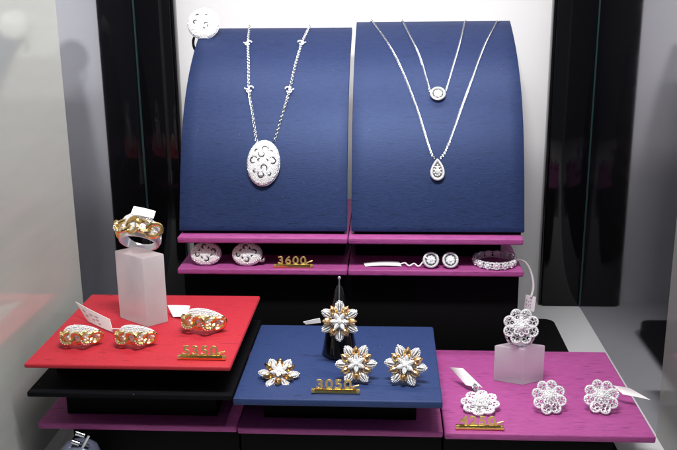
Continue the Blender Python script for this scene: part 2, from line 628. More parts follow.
def on_stand(x, z, off=0.9):
    n = pnorm(z)
    return Vector((x, prof(z), z)) + n * off

def chain_path(pts, off=0.9, over=True):
    P = [on_stand(x, z, off) for x, z in pts]
    if over:                                    # the chain runs on over the top edge and down behind
        x, z = pts[0]
        dx = x - pts[1][0]
        top = on_stand(x + dx * .08, z + 0.5, off + 0.2)
        back = top + Vector((dx * .1, 5.0, -2.5))
        P = [back, top] + P
    return catmull(P, 8)

def dome_pt(x, y, a, b, h):
    q = 1 - (x / a) ** 2 - (y / b) ** 2
    return h * max(q, 0) ** 0.5
def dome_n(x, y, a, b, h):
    z = max(dome_pt(x, y, a, b, h), 0.15 * h)
    return Vector((x / a ** 2, y / b ** 2, z / h ** 2)).normalized()

def oval_dome(mb_base, mb_gem, mb_cut, a, b, h, curls, gr=0.62):
    """domed oval in the local xy plane, facing +z: metal body, pave stones, curled piercings"""
    n, rings = 40, 9
    vs = [(0, 0, h)]
    fs = []
    for i in range(1, rings + 1):
        q = math.sin(math.pi / 2 * i / rings)
        for j in range(n):
            an = 2 * math.pi * j / n
            x, y = a * q * math.cos(an), b * q * math.sin(an)
            vs.append((x, y, dome_pt(x, y, a, b, h)))
    for j in range(n):
        fs.append((0, 1 + j, 1 + (j + 1) % n))
    for i in range(rings - 1):
        for j in range(n):
            p = 1 + i * n
            fs.append((p + j, p + n + j, p + n + (j + 1) % n, p + (j + 1) % n))
    o = len(vs)
    for z, k in ((-1.6, 1.0), (-2.2, 0.9)):
        for j in range(n):
            an = 2 * math.pi * j / n
            vs.append((a * k * math.cos(an), b * k * math.sin(an), z))
    p = 1 + (rings - 1) * n
    for j in range(n):
        k = (j + 1) % n
        fs.append((p + j, o + j, o + k, p + k))
        fs.append((o + j, o + n + j, o + n + k, o + k))
    fs.append([o + n + j for j in range(n)][::-1])
    mb_base.add(vs, fs)
    cuts = []
    for (cx, cy, r, a0, a1) in curls:
        path = []
        K = 12
        for k in range(K + 1):
            an = R(a0 + (a1 - a0) * k / K)
            rr = r * (1 - 0.38 * k / K)
            x, y = cx + rr * math.cos(an), cy + rr * math.sin(an)
            z = dome_pt(x, y, a, b, h)
            path.append(Vector((x, y, z)) + dome_n(x, y, a, b, h) * 0.12)
            cuts.append((x, y))
        mb_cut.tube(path, [0.16 + 0.32 * math.sin(math.pi * min(1, (k + 1.5) / (K + 2))) for k in range(K + 1)], 6)
    st = gr * 1.72
    row = 0
    y = -b
    while y < b:
        x = -a + (st / 2 if row % 2 else 0)
        while x < a:
            q = (x / a) ** 2 + (y / b) ** 2
            if q < 0.93 and all((x - c[0]) ** 2 + (y - c[1]) ** 2 > 0.5 for c in cuts):
                jx, jy = x + random.uniform(-.12, .12), y + random.uniform(-.12, .12)
                if (jx / a) ** 2 + (jy / b) ** 2 < 0.95:
                    nn = dome_n(jx, jy, a, b, h)
                    mb_gem.gem(Vector((jx, jy, dome_pt(jx, jy, a, b, h))) + nn * 0.1, nn, gr * random.uniform(.85, 1.05), 6)
            x += st
        y += st * 0.87
        row += 1
    # rim of small stones
    per = math.pi * (3 * (a + b) - math.sqrt((3 * a + b) * (a + 3 * b)))
    for k in range(int(per / (gr * 1.75))):
        an = 2 * math.pi * k / int(per / (gr * 1.75))
        mb_gem.gem((a * math.cos(an), b * math.sin(an), -0.2), (math.cos(an), math.sin(an), 0.6), gr, 6)

def surf_matrix(x, z, off):
    n = pnorm(z)
    xa = Vector((1, 0, 0))
    ya = n.cross(xa).normalized()
    mt = Matrix((xa, ya, n)).transposed().to_4x4()
    mt.translation = on_stand(x, z, off)
    return mt

def rel(mb_, origin):
    o = Vector(origin)
    mb_.v = [p - o for p in mb_.v]
def xf(mb_, mt):
    mb_.v = [mt @ p for p in mb_.v]

CURL = [(0.9, 9.4, 2.7, -30, 210), (-0.9, 6.0, 2.5, 150, 420), (-6.6, 1.2, 2.9, 40, 300), (6.6, 1.2, 2.9, 140, -120), (-2.6, 1.4, 1.1, 60, 240), (2.8, 1.2, 1.1, 120, -60),
        (0.9, -4.0, 2.6, -40, 210), (-0.6, -8.6, 2.5, 150, 410), (-5.2, 8.2, 1.2, 40, 230), (5.4, 8.0, 1.1, 140, -50), (5.0, -7.8, 1.2, 220, 420), (-5.4, -6.2, 1.1, 300, 120)]
# --- oval pendant necklace
org = on_stand(-89.2, 165.5, 0)
t = thing('necklace', org, 'silver link necklace with large oval pierced pendant on the left blue stand', 'necklace', 'necklaces on the blue stands')
c = MB()
pl = [(-111.2, 256.2), (-108.9, 244.8), (-105.6, 231.3), (-102.8, 214.0), (-99.5, 201.4), (-94.6, 178.6)]
pr = [(-63.4, 256.0), (-67.2, 245.3), (-70.1, 230.5), (-72.5, 215.3), (-76.1, 201.4), (-82.6, 178.6)]
for q in (pl, pr):
    link_chain(c, chain_path(q), 1.75, 2.35, 1.75, 0.30)
rel(c, org); c.build('chain', M['silver'], t)
b_, g_, k_ = MB(), MB(), MB()
oval_dome(b_, g_, k_, 11.6, 16.4, 4.6, CURL)
mt = surf_matrix(-89.2, 165.3, 2.9) @ Matrix.Rotation(R(-2), 4, 'Z')
for q in (b_, g_, k_):
    xf(q, mt); rel(q, org)
pe = b_.build('pendant', M['pave'], t)
g_.build('stones', M['gem'], pe, flat=True)
k_.build('piercing', M['dark'], pe)
def ornament(x, z, fl):
    o = MB()
    for sx, (cx, cy, a0, a1) in ((1, (-1.5, 1.4, 200, 420)), (1, (1.6, 1.2, -30, 190)), (1, (0.2, -1.5, 170, 380))):
        path = [Vector((fl * (cx + 1.7 * math.cos(R(a0 + (a1 - a0) * k / 9))), cy * .9 + 1.35 * math.sin(R(a0 + (a1 - a0) * k / 9)), 0.9)) for k in range(10)]
        o.tube(path, [0.28 + 0.34 * math.sin(math.pi * (k + .5) / 10) for k in range(10)], 6)
    o.ball((0, 0.2, 1.0), 0.95, 8, 5)
    xf(o, surf_matrix(x, z, 0.5)); rel(o, org)
    o.build('ornament', M['gem'], t)
for x, z, fl in ((-109.6, 245.3, 1), (-67.1, 245.3, -1), (-103.0, 214.7, 1), (-72.7, 214.2, -1)):
    ornament(x, z, fl)

# --- round pendant necklace and drop pendant necklace
def halo(mbm, mbg, mbd, outline, n_up=1.0, seat=1.6):
    """bezel following an outline (list of xy), halo of small stones, dark groove, big stone"""
    L = len(outline)
    mbm.tube([Vector((x, y, 0.9)) for x, y in outline], 0.75, 8, closed=True)
    mbm.prism([(x * .98, y * .98) for x, y in outline], -1.0, 0.7)
    mbd.prism([(x * .77, y * .77) for x, y in outline], 0.72, 0.95)
    per = sum((Vector(outline[i]) - Vector(outline[i - 1])).length for i in range(L))
    pts = resample([Vector((x, y, 0)) for x, y in outline + [outline[0]]], 1.02)
    for p in pts:
        mbg.gem((p.x * 0.97, p.y * 0.97, 1.62), (p.x * .06, p.y * .06, 1), 0.62, 6)

def circle(r, n=28):
    return [(r * math.cos(2 * math.pi * i / n), r * math.sin(2 * math.pi * i / n)) for i in range(n)]
def drop(w_, h_, n=36):
    out = []
    for i in range(n):
        a = 2 * math.pi * i / n
        y = math.cos(a)
        x = math.sin(a) * (math.sin(a / 2) ** 0.9)
        out.append((x * w_ * 1.12, y * h_))
    return out[::-1]

def fine_necklace(label, lp_, rp_, px, pz, outline, stone_fn):
    org = on_stand(px, pz, 0)
    t = thing('necklace', org, label, 'necklace', 'necklaces on the blue stands')
    c = MB()
    for q in (lp_, rp_):
        link_chain(c, chain_path(q, 0.7), 1.15, 1.6, 1.15, 0.24, 4)
    rel(c, org); c.build('chain', M['silver'], t)
    a, g, d, s_ = MB(), MB(), MB(), MB()
    halo(a, g, d, outline)
    stone_fn(s_)
    mt = surf_matrix(px, pz, 1.8)
    for q in (a, g, d, s_): xf(q, mt); rel(q, org)
    pe = a.build('pendant', M['bright'], t)
    g.build('halo', M['gem'], pe, flat=True)
    d.build('groove', M['dark'], pe)
    s_.build('stone', M['gem'], pe, flat=True)
def round_stone(mbx, r=2.9):
    mbx.gem((0, 0, 1.5), (0, 0, 1), r * .6, 8)
    for k in range(9):
        a = 2 * math.pi * k / 9
        mbx.gem((r * .82 * math.cos(a), r * .82 * math.sin(a), 1.2), (math.cos(a) * .3, math.sin(a) * .3, 1), r * .34, 7)
def drop_stone(mbx):
    for (x, y, r) in ((0, -1.4, 2.1), (0, 1.7, 1.35), (0, 3.6, .7), (-2.3, 0.1, .75), (2.3, 0.1, .75), (-2.5, -2.2, .75), (2.5, -2.2, .75), (-1.4, -3.7, .75), (1.4, -3.7, .75), (0, -4.3, .75), (-1.5, 2.0, .6), (1.5, 2.0, .6)):
        mbx.gem((x, y, 1.2), (x * .1, y * .06, 1), r, 8)
fine_necklace('short fine chain necklace with round halo pendant, upper one on the right blue stand',
              [(10.9, 259.7), (17.5, 247), (23.1, 235.3), (29.9, 212.6)], [(59.8, 259.3), (54.6, 247), (49.1, 233.9), (40.8, 212.6)],
              35.3, 210.6, circle(5.0), round_stone)
fine_necklace('long fine chain necklace with drop shaped pendant, hanging lower on the right blue stand',
              [(-13.2, 259.9), (0.6, 242.8), (10.3, 225.5), (20.9, 199.9), (29.3, 174.7), (32.9, 168.4)],
              [(84.7, 259.1), (71.7, 242.4), (61.4, 222.8), (51.0, 199.8), (40.7, 174.7), (36.2, 168.4)],
              34.5, 161.2, drop(5.0, 7.2), drop_stone)

# --- round pierced disc clipped to the corner of the left stand
t = thing('brooch', (-145.6, 690, 260.8), 'round white pierced disc clipped at the top left corner of the left blue stand', 'brooch', rot=(72, 0, 0))
b_, g_, k_ = MB(), MB(), MB()
oval_dome(b_, g_, k_, 12.6, 12.2, 3.2, [(2.6, -1.0, 1.6, 0, 200), (4.6, -2.6, 1.0, 90, 260), (-6.0, 0.5, 1.8, 40, 260), (-4.6, 5.8, 1.2, 10, 180), (2.8, 6.0, 1.0, 40, 200), (1.4, -3.6, .8, 180, 350)])
b_.build('disc', M['pave'], t)
g_.build('stones', M['gem'], t, flat=True)
k_.build('piercing', M['dark'], t)
s_ = MB()
s_.tube(catmull([(-6.8, -8.0, -2.0), (-8.6, -12.5, -3.0), (-8.4, -17, -4.0), (-6.4, -21.5, -5.0)], 6), [.9] * 4 + [1.1] * 12 + [.8] * 3, 8)
s_.build('clip_stem', M['coneblk'], t)

# --- oval pierced earrings
ECURL = []
for a_ in (15, 100, 195, 280):
    ECURL.append((5.6 * math.cos(R(a_)), 4.3 * math.sin(R(a_)), 1.9, a_ - 60, a_ + 165))
for a_ in (58, 148, 238, 328):
    ECURL.append((5.4 * math.cos(R(a_)), 4.4 * math.sin(R(a_)), 0.8, a_ + 80, a_ + 240))
def oval_ear(loc, label, rot, hinge):
    t = thing('earring', loc, label, 'earring', 'oval pierced earrings', rot=rot)
    b_, g_, k_ = MB(), MB(), MB()
    oval_dome(b_, g_, k_, 10.9, 8.5, 3.6, ECURL, 0.56)
    for q in (b_, g_, k_): q.v = [Vector((p.x, p.y + 8.9, p.z)) for p in q.v]
    b_.build('dome', M['pave'], t)
    g_.build('stones', M['gem'], t, flat=True)
    k_.build('piercing', M['dark'], t)
    c_ = MB()
    if hinge:
        c_.tube(catmull([(9.4, 4.6, -1.4), (11.8, 4.8, -1.8), (12.2, 7.6, -3.0), (10.0, 8.4, -4)], 5), 1.1, 8)
    c_.tube(catmull([(0, 12, -2), (0, 14, -6.5), (0, 8, -10), (0, 2, -8.0)], 6), 0.8, 8)
    c_.build('clip', M['silver'], t)
oval_ear((-131.3, 588.2, 94.4), 'left one of the two oval pierced silver earrings on the magenta tray', (61, 0, 4), False)
oval_ear((-101.9, 587.8, 94.4), 'oval pierced silver earring nearest the 3600 sign, hinge at its right', (61, 0, -5), True)

# --- round halo studs
def stud(loc, label):
    t = thing('earring', loc, label, 'earring', 'round halo stud earrings', rot=(64, 0, 0))
    a, g, d, s_ = MB(), MB(), MB(), MB()
    halo(a, g, d, circle(5.1)); round_stone(s_, 3.0)
    for q in (a, g, d, s_): q.v = [Vector((p.x, p.y + 6.1, p.z)) for p in q.v]
    a.tube([(0, 6.1, -1), (0, 6.1, -8)], 0.5, 6)
    a.build('bezel', M['bright'], t)
    g.build('halo', M['gem'], t, flat=True)
    d.build('groove', M['dark'], t)
    s_.build('stone', M['gem'], t, flat=True)
stud((30.3, 585.4, 94.3), 'round halo stud earring tied by white thread to a paper tag')
stud((44.0, 585.4, 94.3), 'round halo stud earring without thread, right one of the pair')

# --- eternity ring at the right end
t = thing('ring', (76.2, 597.5, 94.2), 'silver ring of round diamond clusters lying at the right end of the magenta tray', 'ring')
a, g, d = MB(), MB(), MB()
RR = 14.2
N = 15
a.tube([Vector((RR * math.cos(2 * math.pi * k / 60), RR * math.sin(2 * math.pi * k / 60), 1.0)) for k in range(60)], 0.5, 6, closed=True)
a.tube([Vector((RR * math.cos(2 * math.pi * k / 60), RR * math.sin(2 * math.pi * k / 60), 5.0)) for k in range(60)], 0.5, 6, closed=True)
for k in range(N):
    an = 2 * math.pi * (k + .2) / N
    n = Vector((math.cos(an), math.sin(an), 0))
    c0 = n * (RR + .2) + Vector((0, 0, 3.1))
    mt = Matrix.Translation(c0) @ n.to_track_quat('Z', 'Y').to_matrix().to_4x4()
    a.lathe([(2.0, -0.9), (2.9, 0.2), (2.9, 0.7)], 12, mt)
    g.gem(mt @ Vector((0, 0, 1.0)), n, 1.25, 8)
    for j in range(8):
        aj = 2 * math.pi * j / 8
        g.gem(mt @ Vector((2.2 * math.cos(aj), 2.2 * math.sin(aj), .75)), n + Vector((0, 0, .2 * math.sin(aj))), 0.75, 6)
a.build('band', M['bright'], t); g.build('stones', M['gem'], t, flat=True)

# --- gold chain rings
def chain_ring(loc, label, rot):
    t = thing('ring', loc, label, 'ring', 'gold chain rings', rot=rot)
    ri, ro = 9.6, 11.2
    n = 72
    b_ = MB()
    vs, fs = [], []
    def hh(th): return 3.6 + 9.6 * max(0, (1 + math.cos(th)) / 2) ** 1.3
    prof_ = 9
    for i in range(n):
        th = 2 * math.pi * i / n                 # 0 faces -y
        h = hh(th)
        bul = 0.9 * max(0, math.cos(th))
        sec = [(ri, 0.0), (ri, h * .5), (ri, h)]
        for k in range(prof_ - 3):
            u = k / (prof_ - 4)
            sec.append((ro + bul * math.sin(math.pi * u) + .3 * math.sin(math.pi * u) - (0.5 if k in (0, prof_ - 4) else 0), h * (1 - u) + (0.0)))
        for r, z in sec:
            vs.append((r * math.sin(th), -r * math.cos(th), z))
    for i in range(n):
        for k in range(prof_):
            p, q = i * prof_, ((i + 1) % n) * prof_
            fs.append((p + k, q + k, q + (k + 1) % prof_, p + (k + 1) % prof_))
    b_.add(vs, fs)
    b_.build('band', M['bright'], t, sharp=50)
    g = MB()
    for row, zoff in ((0, -0.7), (1, -1.9), (2, -3.1), (3, -4.3)):
        for i in range(-22, 23):
            th = (i + .5 * (row % 2) + random.uniform(-.2, .2)) * R(5.2)
            h = hh(th)
            zoff = (-0.7, -1.9, -3.1, -4.3)[row] + random.uniform(-.25, .25)
            if h + zoff < h * .42: continue
            u = -zoff / h
            r = ro + (0.9 * max(0, math.cos(th)) + .3) * math.sin(math.pi * u)
            nn = Vector((math.sin(th), -math.cos(th), 0.75 - row * .25))
            g.gem((r * math.sin(th), -r * math.cos(th), h + zoff), nn, random.uniform(.42, .62), 6)
    for i in range(-20, 21):                     # stones set in the top edge of the band
        th = i * R(5.2)
        g.gem((10.3 * math.sin(th), -10.3 * math.cos(th), hh(th) + .15), (0, 0, 1), 0.6, 6)
    g.build('pave', M['gem'], t, flat=True)
    def link(th, tilt, roll, a_, b2, wr, zc, mat, stones):
        c0 = Vector((math.sin(th), -math.cos(th), 0)) * (ro + 1.5) + Vector((0, 0, zc))
        rad = Vector((math.sin(th), -math.cos(th), 0))
        tan = Vector((math.cos(th), math.sin(th), 0))
        zz = Vector((0, 0, 1))
        mt = Matrix((tan, zz, rad)).transposed().to_4x4()
        mt.translation = c0
        mt = mt @ Matrix.Rotation(roll, 4, 'Z') @ Matrix.Rotation(tilt, 4, 'Y')
        l_ = MB()
        pts = []
        for k in range(22):
            an = 2 * math.pi * k / 22
            pts.append(mt @ Vector((a_ * math.cos(an), b2 * math.sin(an), 0)))
        l_.tube(pts, wr, 8, closed=True)
        o = l_.build('chain_link', M[mat], t)
        if stones:
            s_ = MB()
            for k in range(8):
                an = 2 * math.pi * (k + .5) / 16 + R(100)
                p = mt @ Vector((a_ * math.cos(an), b2 * math.sin(an), 0))
                nn = (rad + (p - c0) * .05).normalized()
                s_.gem(p + nn * wr * .75, nn, .62, 6)
            s_.build('stones', M['gem'], o, flat=True)
    for k, th in enumerate((-54, -27, 0, 27, 54)):
        sgn = 1 if k % 2 else -1
        link(R(th), R(30 * sgn), R(34), 4.5, 3.4, 1.18, 5.3 if abs(th) < 40 else 4.7, 'linkgold', k in (1, 3))
    f_ = MB()
    for th in (-54, -27, 0, 27, 54):
        for dx, dz, r_ in ((-.8, 0.6, .75), (.8, -0.6, .75)):
            a_ = R(th) + dx / 12
            n_ = Vector((math.sin(a_), -math.cos(a_), .15))
            f_.gem((math.sin(a_) * (ro + 1.2), -math.cos(a_) * (ro + 1.2), 5.1 + dz), n_, r_, 7)
    f_.build('chain_stones', M['gem'], t, flat=True)
    return t
r0 = chain_ring((-185.0, 479.6, 80.2), 'gold chain ring at the left end of the red tray, not touching a tag', (-9, 0, 4))
r0.scale = (0.93,) * 3
copy_tree(r0, (-151.2, 480.6, 80.2), 'gold chain ring on the red tray just in front of the tall frosted block', (-9, 0, -3), 0.93)
copy_tree(r0, (-114.6, 504.5, 80.2), 'gold chain ring on the red tray above the 5350 sign', (-11, 0, -8), 1.05)
copy_tree(r0, (-158.2, 519.0, 131.2), 'gold chain ring standing on top of the tall frosted block', (-40, 0, -6), 1.16)

# --- frosted blocks
def block(poly, z0, h, label):
    cx = sum(p[0] for p in poly) / 4; cy = sum(p[1] for p in poly) / 4
    b_ = MB(); b_.prism([(x - cx, y - cy) for x, y in poly], 0.2, h)
    o = b_.build('display_block', M['acrylic'], None, bevel=0.7, seg=3)
    o.location = Vector((cx, cy, z0)) * MM
    tag(o, label, 'display block', 'frosted display blocks')
block([(-174.5, 520), (-151.8, 504), (-140.9, 514), (-163.6, 530)], 80, 46.0, 'tall frosted clear block on the red tray with a gold ring on top')
block([(69, 525), (87.5, 518.9), (101.8, 526.2), (83.3, 532.3)], 37, 25.3, 'short frosted clear block on the violet tray with a flower ring on top')

# --- petals
def petal(mbm, mbg, mt, L, Wd, H, r0_, stones=True, gr=0.55, pw=0.85):
    """marquise petal along +x from r0_, domed towards +z"""
    NU, NV = 10, 6
    vs, fs = [], []
    def wid(u): return Wd / 2 * max(0.0, math.sin(math.pi * (u ** pw))) ** 0.75
    def P(u, v):
        x = r0_ + L * u
        y = wid(u) * v
        z = H * (1 - v * v) * math.sin(math.pi * u) ** .6 if 0 < u < 1 else 0
        return Vector((x, y, z))
    for i in range(NU + 1):
        u = i / NU
        for j in range(NV + 1):
            vs.append(mt @ P(u, -1 + 2 * j / NV))
    o = len(vs)
    for i in range(NU + 1):
        u = i / NU
        for j in range(NV + 1):
            p = P(u, -1 + 2 * j / NV)
            vs.append(mt @ Vector((p.x, p.y * .9, -0.7)))
    W = NV + 1
    for i in range(NU):
        for j in range(NV):
            a = i * W + j
            fs.append((a, a + W, a + W + 1, a + 1))
            fs.append((o + a, o + a + 1, o + a + W + 1, o + a + W))
        a = i * W
        fs.append((a, o + a, o + a + W, a + W))
        a = i * W + NV
        fs.append((a, a + W, o + a + W, o + a))
    mbm.add(vs, fs)
    if stones:
        nr = mt.to_3x3() @ Vector((0, 0, 1))
        for row, vv in ((0, 0.0), (1, -0.62), (2, 0.62), (3, -1.0), (4, 1.0)):
            st = gr * 1.95
            k = int(L / st)
            for i in range(k + 1):
                u = (i + .5 + .25 * (row % 2)) / (k + 1)
                if u > 0.97 or (abs(vv) == .62 and wid(u) < gr * 1.6): continue
                if abs(vv) < .5 and wid(u) < gr * .6: continue
                p = P(u, vv)
                if 0.18 < u < 0.32 and vv == 0: continue      # small pierced gap near the petal foot
                mbg.gem(mt @ (p + Vector((0, 0, .12))), nr + (mt.to_3x3() @ Vector((0, vv * .8, (0)))), gr * random.uniform(.85, 1.05), 6)

def flower(loc, label, rot, name, cat, group, scale=1.0, spin=0.0, extra=None, lift=0.0):
    t = thing(name, loc, label, cat, group, rot=rot, scale=scale)
    base = Matrix.Translation((0, lift, 0)) @ Matrix.Rotation(R(spin), 4, 'Z')
    for k in range(6):
        a = base @ Matrix.Rotation(R(90 + 60 * k), 4, 'Z') @ Matrix.Translation((0, 0, 1.2)) @ Matrix.Rotation(R(-6 + random.uniform(-3, 3)), 4, 'Y')
        mbm, mbg = MB(), MB()
        petal(mbm, mbg, a, 8.9, 5.2, 1.5, 4.0, True, 0.5, 1.12)
        o = mbm.build('petal', M['petalbase'], t)
        mbg.build('stones', M['gem'], o, flat=True)
    for k in range(6):
        a = base @ Matrix.Rotation(R(60 + 60 * k), 4, 'Z') @ Matrix.Translation((0, 0, 2.4)) @ Matrix.Rotation(R(-12 + random.uniform(-4, 4)), 4, 'Y')
        mbm = MB()
        petal(mbm, None, a, 7.2, 4.5, 2.2, 3.9, False, pw=0.85)
        mbm.build('gold_petal', M['paleg'], t, sharp=25)
    for k in range(6):
        a = base @ Matrix.Rotation(R(60 + 60 * k), 4, 'Z') @ Matrix.Translation((0, 0, 4.2)) @ Matrix.Rotation(R(-22), 4, 'Y')
        mbm, mbg = MB(), MB()
        petal(mbm, mbg, a, 5.6, 2.3, 0.9, 0.5, True, 0.4, 1.0)
        o = mbm.build('inner_petal', M['petalbase'], t)
        mbg.build('stones', M['gem'], o, flat=True)
    c_ = MB()
    c_.gem(base @ Vector((0, 0, 6.2)), (0, 0, 1), 1.5, 8)
    for k in range(6):
        an = k * R(60)
        c_.gem(base @ Vector((1.7 * math.cos(an), 1.7 * math.sin(an), 5.8)), (math.cos(an) * .4, math.sin(an) * .4, 1), .7, 6)
    c_.build('centre_stone', M['gem'], t, flat=True)
    s_ = MB()
    s_.lathe([(3.5, -0.5), (5.0, 0.4), (4.6, 2.0), (2.4, 4.0), (1.4, 5.4)], 14, base)
    s_.build('setting', M['silver'], t)
    return t
GF = 'gold and white flower jewels'
f1 = flower((-18.4, 468.5, 60.7), 'gold and white flower earring right behind the end of the 3050 sign', (58, 0, 3), 'earring', 'earring', GF, 0.98, spin=30, lift=11.4)
f2 = flower((10.3, 467.2, 60.7), 'gold and white flower earring at the right end of the blue tray', (60, 0, -6), 'earring', 'earring', GF, 1.0, spin=24, lift=11.4)
for f in (f1, f2):
    p_ = MB()
    p_.tube(catmull([(0, 11, 0), (0, 11.5, -5), (0, 8, -8.5), (0, 3, -7)], 5), .7, 8)
    p_.build('clip', M['silver'], f)
f3 = flower((-65.0, 474.6, 61.8), 'gold and white flower pendant lying flat at the left end of the blue tray', (24, 5, 0), 'pendant', 'pendant', GF, 0.98, spin=33)
p_ = MB(); p_.lathe([(2.6, -2.4), (3.4, -0.4)], 12); p_.build('mount', M['silver'], f3)
f4 = flower((-29.5, 497.6, 88.8), 'gold and white flower ring slipped over the black cone', (74, 0, 0), 'ring', 'ring', GF, 0.99, spin=0)
p_ = MB()
p_.tube([Vector((6.6 * math.cos(R(k * 15)), -1.0 - 3.2 * math.sin(R(k * 15)) * 0.3, -7.6 + 6.6 * math.sin(R(k * 15)))) for k in range(24)], 1.0, 8, closed=True)
p_.build('band', M['silver'], f4)

# --- black cone; its highlight line is built as a thin bright rod
t = thing('ring_cone', (-30.6, 512.5, 60.6), 'black glossy ring cone with its highlight line built as a thin bright rod, on the blue tray', 'ring cone')
c_ = MB()
c_.lathe([(11.4, 0), (11.4, 1.2), (10.8, 3.0), (9.0, 14), (6.6, 25), (4.2, 36), (2.2, 44), (1.0, 46.0)], 40)
c_.build('cone', M['coneblk'], t, sharp=50)
n_ = MB(); n_.tube([(0.4, -7.4, 26), (0.4, -4.6, 36), (0.4, -2.6, 44), (0.3, -0.8, 50.5)], [.62, .6, .55, .5], 8); n_.ball((0.3, -0.6, 51), 1.15, 10, 6)
n_.build('highlight_rod', M['steel'], t)

# --- filigree flowers
def filigree(loc, label, rot, name, cat, group, lift=0.0, scale=1.0, spin=0.0):
    t = thing(name, loc, label, cat, group, rot=rot, scale=scale)
    base = Matrix.Translation((0, lift, 0)) @ Matrix.Rotation(R(spin), 4, 'Z')
    for k in range(8):
        a = base @ Matrix.Rotation(R(45 * k + 22), 4, 'Z') @ Matrix.Translation((6.9, 0, 0.6)) @ Matrix.Rotation(R(-8), 4, 'Y')
        l_ = MB()
        for rx, ry, wr, z in ((3.4, 3.1, .55, 0),):
            l_.tube([a @ Vector((rx * math.cos(2 * math.pi * j / 18), ry * math.sin(2 * math.pi * j / 18), z)) for j in range(18)], wr, 6, closed=True)
        for cx, cy, r in ((0.9, 1.25, 1.15), (0.9, -1.25, 1.15), (-1.3, 0.0, 1.3)):
            l_.tube([a @ Vector((cx + r * math.cos(2 * math.pi * j / 12), cy + r * math.sin(2 * math.pi * j / 12), .2)) for j in range(12)], .34, 5, closed=True)
        o = l_.build('petal', M['bright'], t)
        s_ = MB()
        for j in range(18):
            an = 2 * math.pi * j / 18
            s_.gem(a @ Vector((3.3 * math.cos(an), 3.0 * math.sin(an), .45)), a.to_3x3() @ Vector((.3 * math.cos(an), .3 * math.sin(an), 1)), .52, 6)
        for an, r in ((0.9, 2.3), (-0.9, 2.3), (0, 2.4), (3.14, 1.3)):
            s_.gem(a @ Vector((r * math.cos(an), r * .8 * math.sin(an), .55)), a.to_3x3() @ Vector((0, 0, 1)), .42, 6)
        s_.build('stones', M['gem'], o, flat=True)
    for k in range(8):
        a = base @ Matrix.Rotation(R(45 * k), 4, 'Z') @ Matrix.Translation((3.6, 0, 2.4)) @ Matrix.Rotation(R(-30), 4, 'Y')
        l_ = MB()
        l_.tube([a @ Vector((2.0 * math.cos(2 * math.pi * j / 14), 1.35 * math.sin(2 * math.pi * j / 14), 0)) for j in range(14)], .38, 6, closed=True)
        for j in range(9):
            an = 2 * math.pi * j / 9
            l_.gem(a @ Vector((2.0 * math.cos(an), 1.35 * math.sin(an), .3)), a.to_3x3() @ Vector((0, 0, 1)), .42, 6)
        l_.build('inner_petal', M['gem'], t, flat=True)
    c_ = MB()
    c_.gem(base @ Vector((0, 0, 4.2)), (0, 0, 1), 1.6, 8)
    for j in range(14):
        an = 2 * math.pi * j / 14
        c_.gem(base @ Vector((3.5 * math.cos(an), 3.5 * math.sin(an), 3.0 + .3 * (j % 2))), (math.cos(an) * .7, math.sin(an) * .7, 1), .6, 6)
    for j in range(8):
        an = 2 * math.pi * j / 8
        c_.gem(base @ Vector((2.2 * math.cos(an), 2.2 * math.sin(an), 3.6)), (math.cos(an) * .4, math.sin(an) * .4, 1), .75, 6)
    c_.build('centre_stone', M['gem'], t, flat=True)
    s_ = MB(); s_.lathe([(2.6, -1.2), (3.6, 0.0), (2.6, 2.6), (1.6, 3.6)], 14, base); s_.build('setting', M['bright'], t)
    return t
GV = 'silver filigree flower jewels'
e1 = filigree((98.0, 479.0, 37.2), 'silver filigree flower earring in the middle of the violet tray, without a tag', (56, 0, 4), 'earring', 'earring', GV, lift=10.3, spin=6)
e2 = filigree((128.4, 480.6, 37.2), 'silver filigree flower earring at right, with a paper tag behind it', (56, 0, -8), 'earring', 'earring', GV, lift=10.3, spin=-4)
for f in (e1, e2):
    p_ = MB(); p_.tube(catmull([(0, 10, -1), (0, 10.5, -5.5), (0, 7, -8.0), (0, 2.5, -6.5)], 5), .7, 8); p_.build('clip', M['silver'], f)
e3 = filigree((56.6, 485.6, 40.0), 'silver filigree flower pendant lying flat behind the 4250 sign', (12, -4, 0), 'pendant', 'pendant', GV, scale=1.12, spin=10)
p_ = MB()
p_.tube(catmull([(-1.6, 9.5, 1), (-2.6, 12.5, 1.6), (-1.2, 15.2, 2.2), (0.4, 12.8, 2.0), (-0.4, 9.8, 1.2)], 6), .75, 8)
for k in range(5): p_.gem((-2.4 + k * .55, 12.0 + k * .5, 2.6), (0, -.3, 1), .6, 6)
p_.build('bail', M['silver'], e3)
e4 = filigree((84.9, 522.5, 76.6), 'silver filigree flower ring standing on the short frosted block', (76, 0, 0), 'ring', 'ring', GV, scale=1.10, spin=0)
p_ = MB()
for rr, zz in ((0, -2.2), (1, -4.6)):
    p_.tube([Vector((8.2 * math.cos(R(180 + k * 7.5)), -4.6 + 7.9 * math.sin(R(180 + k * 7.5)), zz)) for k in range(25)], .6, 8)
for k in range(12):
    an = R(180 + 7 + k * 15)
    p_.gem((8.4 * math.cos(an), -4.6 + 8.1 * math.sin(an), -1.6), (math.cos(an), math.sin(an), .8), .8, 6)
    p_.tube([Vector((8.2 * math.cos(an), -4.6 + 7.9 * math.sin(an), -2.2)), Vector((8.2 * math.cos(an + .13), -4.6 + 7.9 * math.sin(an + .13), -4.6))], .4, 6)
p_.build('band', M['silver'], e4)
xz = MB()

